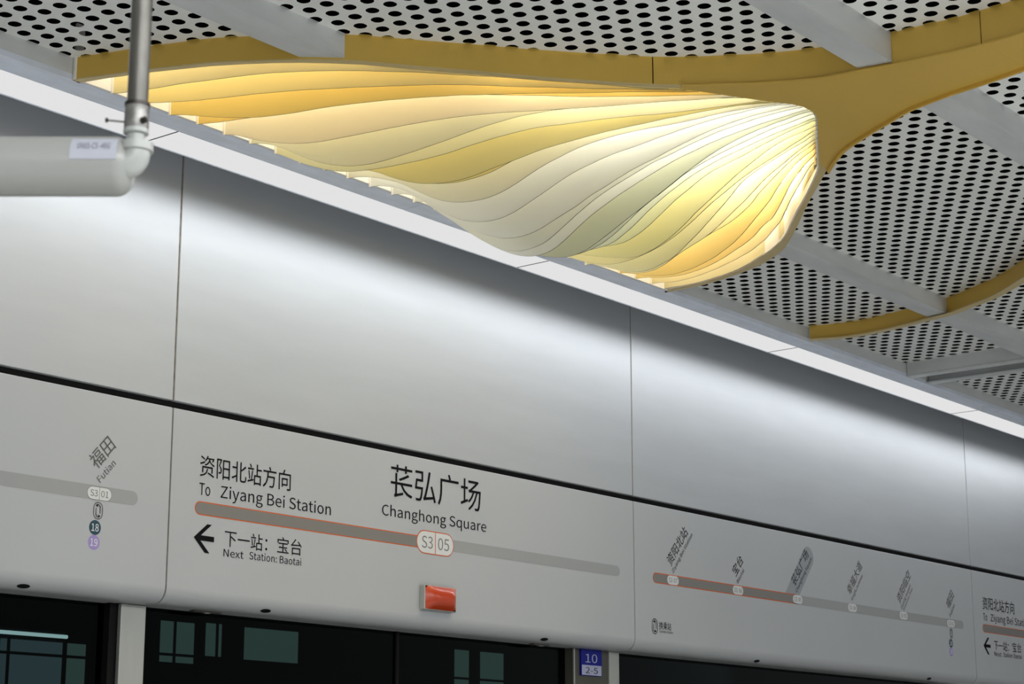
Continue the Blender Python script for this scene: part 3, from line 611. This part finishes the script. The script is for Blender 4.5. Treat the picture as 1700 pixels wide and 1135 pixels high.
s = thing('door_number_sign', 'small blue and white sign reading 10 over 2-5', 'sign', (7.66, 5.6, .63))
MB().box((7.578, 5.600, .572), (7.748, 5.6098, .698)).build('plate', M['blue'], s)
MB().box((7.583, 5.5990, .5745), (7.743, 5.5998, .6225)).build('white_field', M['signwhite'], s)
text('10', 7.612, 7.708, .635, .060, M['signwhite'], s, y=5.5985); text('2-5', 7.612, 7.712, .583, .042, M['ink'], s, y=5.5983)
t = thing('door_sensor', 'small dark sensor plate under the header left of the centre door', 'sensor', (5.13, 5.6, .70))
MB().box((5.06, 5.58, .693), (5.20, 5.61, .699)).build('plate', M['darkframe'], t); MB().box((5.12, 5.585, .690), (5.145, 5.60, .693)).build('eye', M['steel'], t)
t = thing('door_sensor', 'small sensor plate under the header near the blue sign', 'sensor', (7.1, 5.6, .70))
MB().box((7.18, 5.58, .693), (7.30, 5.61, .699)).build('plate', M['darkframe'], t); MB().box((7.23, 5.585, .690), (7.265, 5.60, .693)).build('eye', M['steel'], t)

# beyond the doors: black tunnel side, with glowing panes and a tube added for the reflections in the glass
far = structure('wall_far', (9, 9.1, 0))
MB().box((-2, 9.05, -2.5), (24, 9.2, 3)).build('tunnel_face', M['tunnel'], far)
MB().box((-2, 5.72, .95 + .3), (24, 9.05, 1.35)).build('tunnel_roof', M['tunnel'], far)
def glass_reflection(idx, x0, x1, z0, z1, mull, trans, m):  # reflections in the door glass, built as glowing panes behind it
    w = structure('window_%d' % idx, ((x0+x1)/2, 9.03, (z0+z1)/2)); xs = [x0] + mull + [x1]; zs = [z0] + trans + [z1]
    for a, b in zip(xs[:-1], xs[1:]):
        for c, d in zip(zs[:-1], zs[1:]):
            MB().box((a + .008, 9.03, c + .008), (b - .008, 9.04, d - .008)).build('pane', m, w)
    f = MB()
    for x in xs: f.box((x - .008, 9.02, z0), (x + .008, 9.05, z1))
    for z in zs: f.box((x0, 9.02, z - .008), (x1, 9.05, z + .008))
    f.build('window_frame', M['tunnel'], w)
glass_reflection(1, 7.90, 8.20, .79, 1.055, [8.03], [.845], M['pane_glow'])
glass_reflection(2, 8.27, 8.43, .83, 1.065, [8.38], [.845], M['pane_glow'])
glass_reflection(3, 8.60, 9.11, .84, 1.06, [], [], M['pane_glow'])
glass_reflection(4, 10.67, 10.86, .55, 1.04, [], [.83], M['pane_glow'])
glass_reflection(5, 10.96, 11.26, .55, 1.04, [], [.83], M['pane_glow'])
glass_reflection(6, 6.73, 7.19, .45, .875, [6.80], [.79], M['pane_blue'])
glass_reflection(7, 7.20, 7.36, .45, .875, [], [.79], M['pane_glow'])
glass_reflection(8, 7.42, 7.50, .45, .875, [], [.79], M['pane_glow'])
t = thing('far_tube_light', 'thin white tube of light seen dimly through the left glass door', 'light', (6.9, 8.98, .9))  # reflected line of light, built as a glowing tube behind the glass
MB().tube([(5.2, 8.98, .897), (7.17, 8.98, .897)], .011, 10).build('tube', M['tube_glow'], t)
MB().box((5.2, 8.99, .912), (7.17, 9.05, .925)).build('bracket', M['tunnel'], t)

# ------------------------------------------------------------------ hanging conduit and pipe close to the camera
r_ = Vector((math.sin(YAW), -math.cos(YAW), 0)); fh = Vector((math.cos(YAW), math.sin(YAW), 0))
fw = fh*math.cos(PITCH) + Vector((0, 0, math.sin(PITCH))); upv = Vector((0, 0, math.cos(PITCH))) - fh*math.sin(PITCH)
O = Vector((1.4938, 1.7855, .777))          # elbow corner, 2.4 m away
K = .00075
def P(a, b, c=0): return O + r_*(a*K) + Vector((0, 0, -b*K)) + fh*c     # a right, b down, c away, in thousandths-of-step units
t = thing('hanging_conduit', 'out-of-focus galvanised conduit hanging from the ceiling at upper left', 'conduit', tuple(P(0, -60)))
top = P(-1, -60); 
MB().tube([P(-2, -42), Vector((P(-2, -42).x, P(-2, -42).y, HS + .2))], 17.5*K, 24).build('tube', M['zinc'], t, smooth=True)
MB().tube([P(-2, -43), P(-2, -46), P(-2, -84), P(-2, -88)], [19.8*K, 20.6*K, 20.6*K, 18.6*K], 24).build('sleeve', M['band'], t, smooth=True)
MB().tube([P(-2, -84), P(-2, -90)], [21.4*K, 21.4*K], 24).build('collar', M['bolt'], t, smooth=True)
MB().tube([P(-22, -56, -.004), P(-50, -58, -.006)], 1.5*K, 8).build('screw', M['bolt'], t, smooth=True)
MB().tube([P(-48, -58, -.006), P(-52, -58, -.006)], 4*K, 8).build('screw_head', M['bolt'], t, smooth=True)
MB().tube([P(10, -54, -.012), P(18, -56, -.014)], [5.5*K, 5.5*K], 8).build('nut', M['bolt'], t, smooth=True)
t = thing('waste_pipe', 'blurred grey-white plastic pipe with elbow at the left edge', 'pipe', tuple(P(-60, 14)))
cy = 15
dv = -r_
q = MB(); path, rad = [], []
for k in range(9):
    a = k/8*PI/2; path.append(P(-8 - 28*(1-math.sin(a)) , cy, .012)); rad.append((20 + 30*math.cos(a) if k else 50)*K)
path = [P(-520, cy, .012)] + path; rad = [50*K] + rad
q.tube(path, rad, 40); q.build('barrel', M['pvc'], t, smooth=True)
el = [P(0, -20), P(0, -6)] + [P(-22*(1-math.cos(a)), -2 + 22*math.sin(a)) for a in [k/8*PI/2 for k in range(9)]] + [P(-50, 20, .01)]
MB().tube(el, [23*K, 23*K] + [23*K]*9 + [22*K], 24).build('elbow', M['pvc2'], t, smooth=True)
MB().tube([P(0, -22), P(0, -20), P(0, -6), P(0, -4)], [20*K, 28*K, 28*K, 22*K], 24).build('socket', M['pvc2'], t, smooth=True)
MB().tube([P(-2, -44), P(-2, -18)], 15.5*K, 24).build('neck', M['pvc2'], t, smooth=True)
MB().tube([P(-2, -46), P(-2, -44), P(-2, -37), P(-2, -34)], [17*K, 21*K, 21*K, 16*K], 24).build('flange', M['pvc2'], t, smooth=True)
# sticker wrapped on the barrel
def on_pipe(a, ang, lift=.0006):
    c = P(a, cy, .012); R = 50*K + lift; d = -fh*math.cos(ang) + Vector((0, 0, 1))*math.sin(ang); return c + d*R
q = MB(); V = []; Fc = []
for i in range(13):
    a0 = math.radians(4 + 50*i/12 - 8); V += [on_pipe(-103 + 2*0, a0), on_pipe(-26, a0)]
for i in range(12): Fc.append((2*i, 2*i+1, 2*i+3, 2*i+2))
q.add(V, Fc); st = q.build('sticker', M['sticker'], t, smooth=True)
vs, fs, (a, b, c_, d_) = text_bm('0N65-C5 -46G')
MB().add([on_pipe(-91 + (x - a)/(b - a)*54, math.radians(17) + y*.36, .0012) for x, y in vs], fs).build('lettering', M['faint'], st)
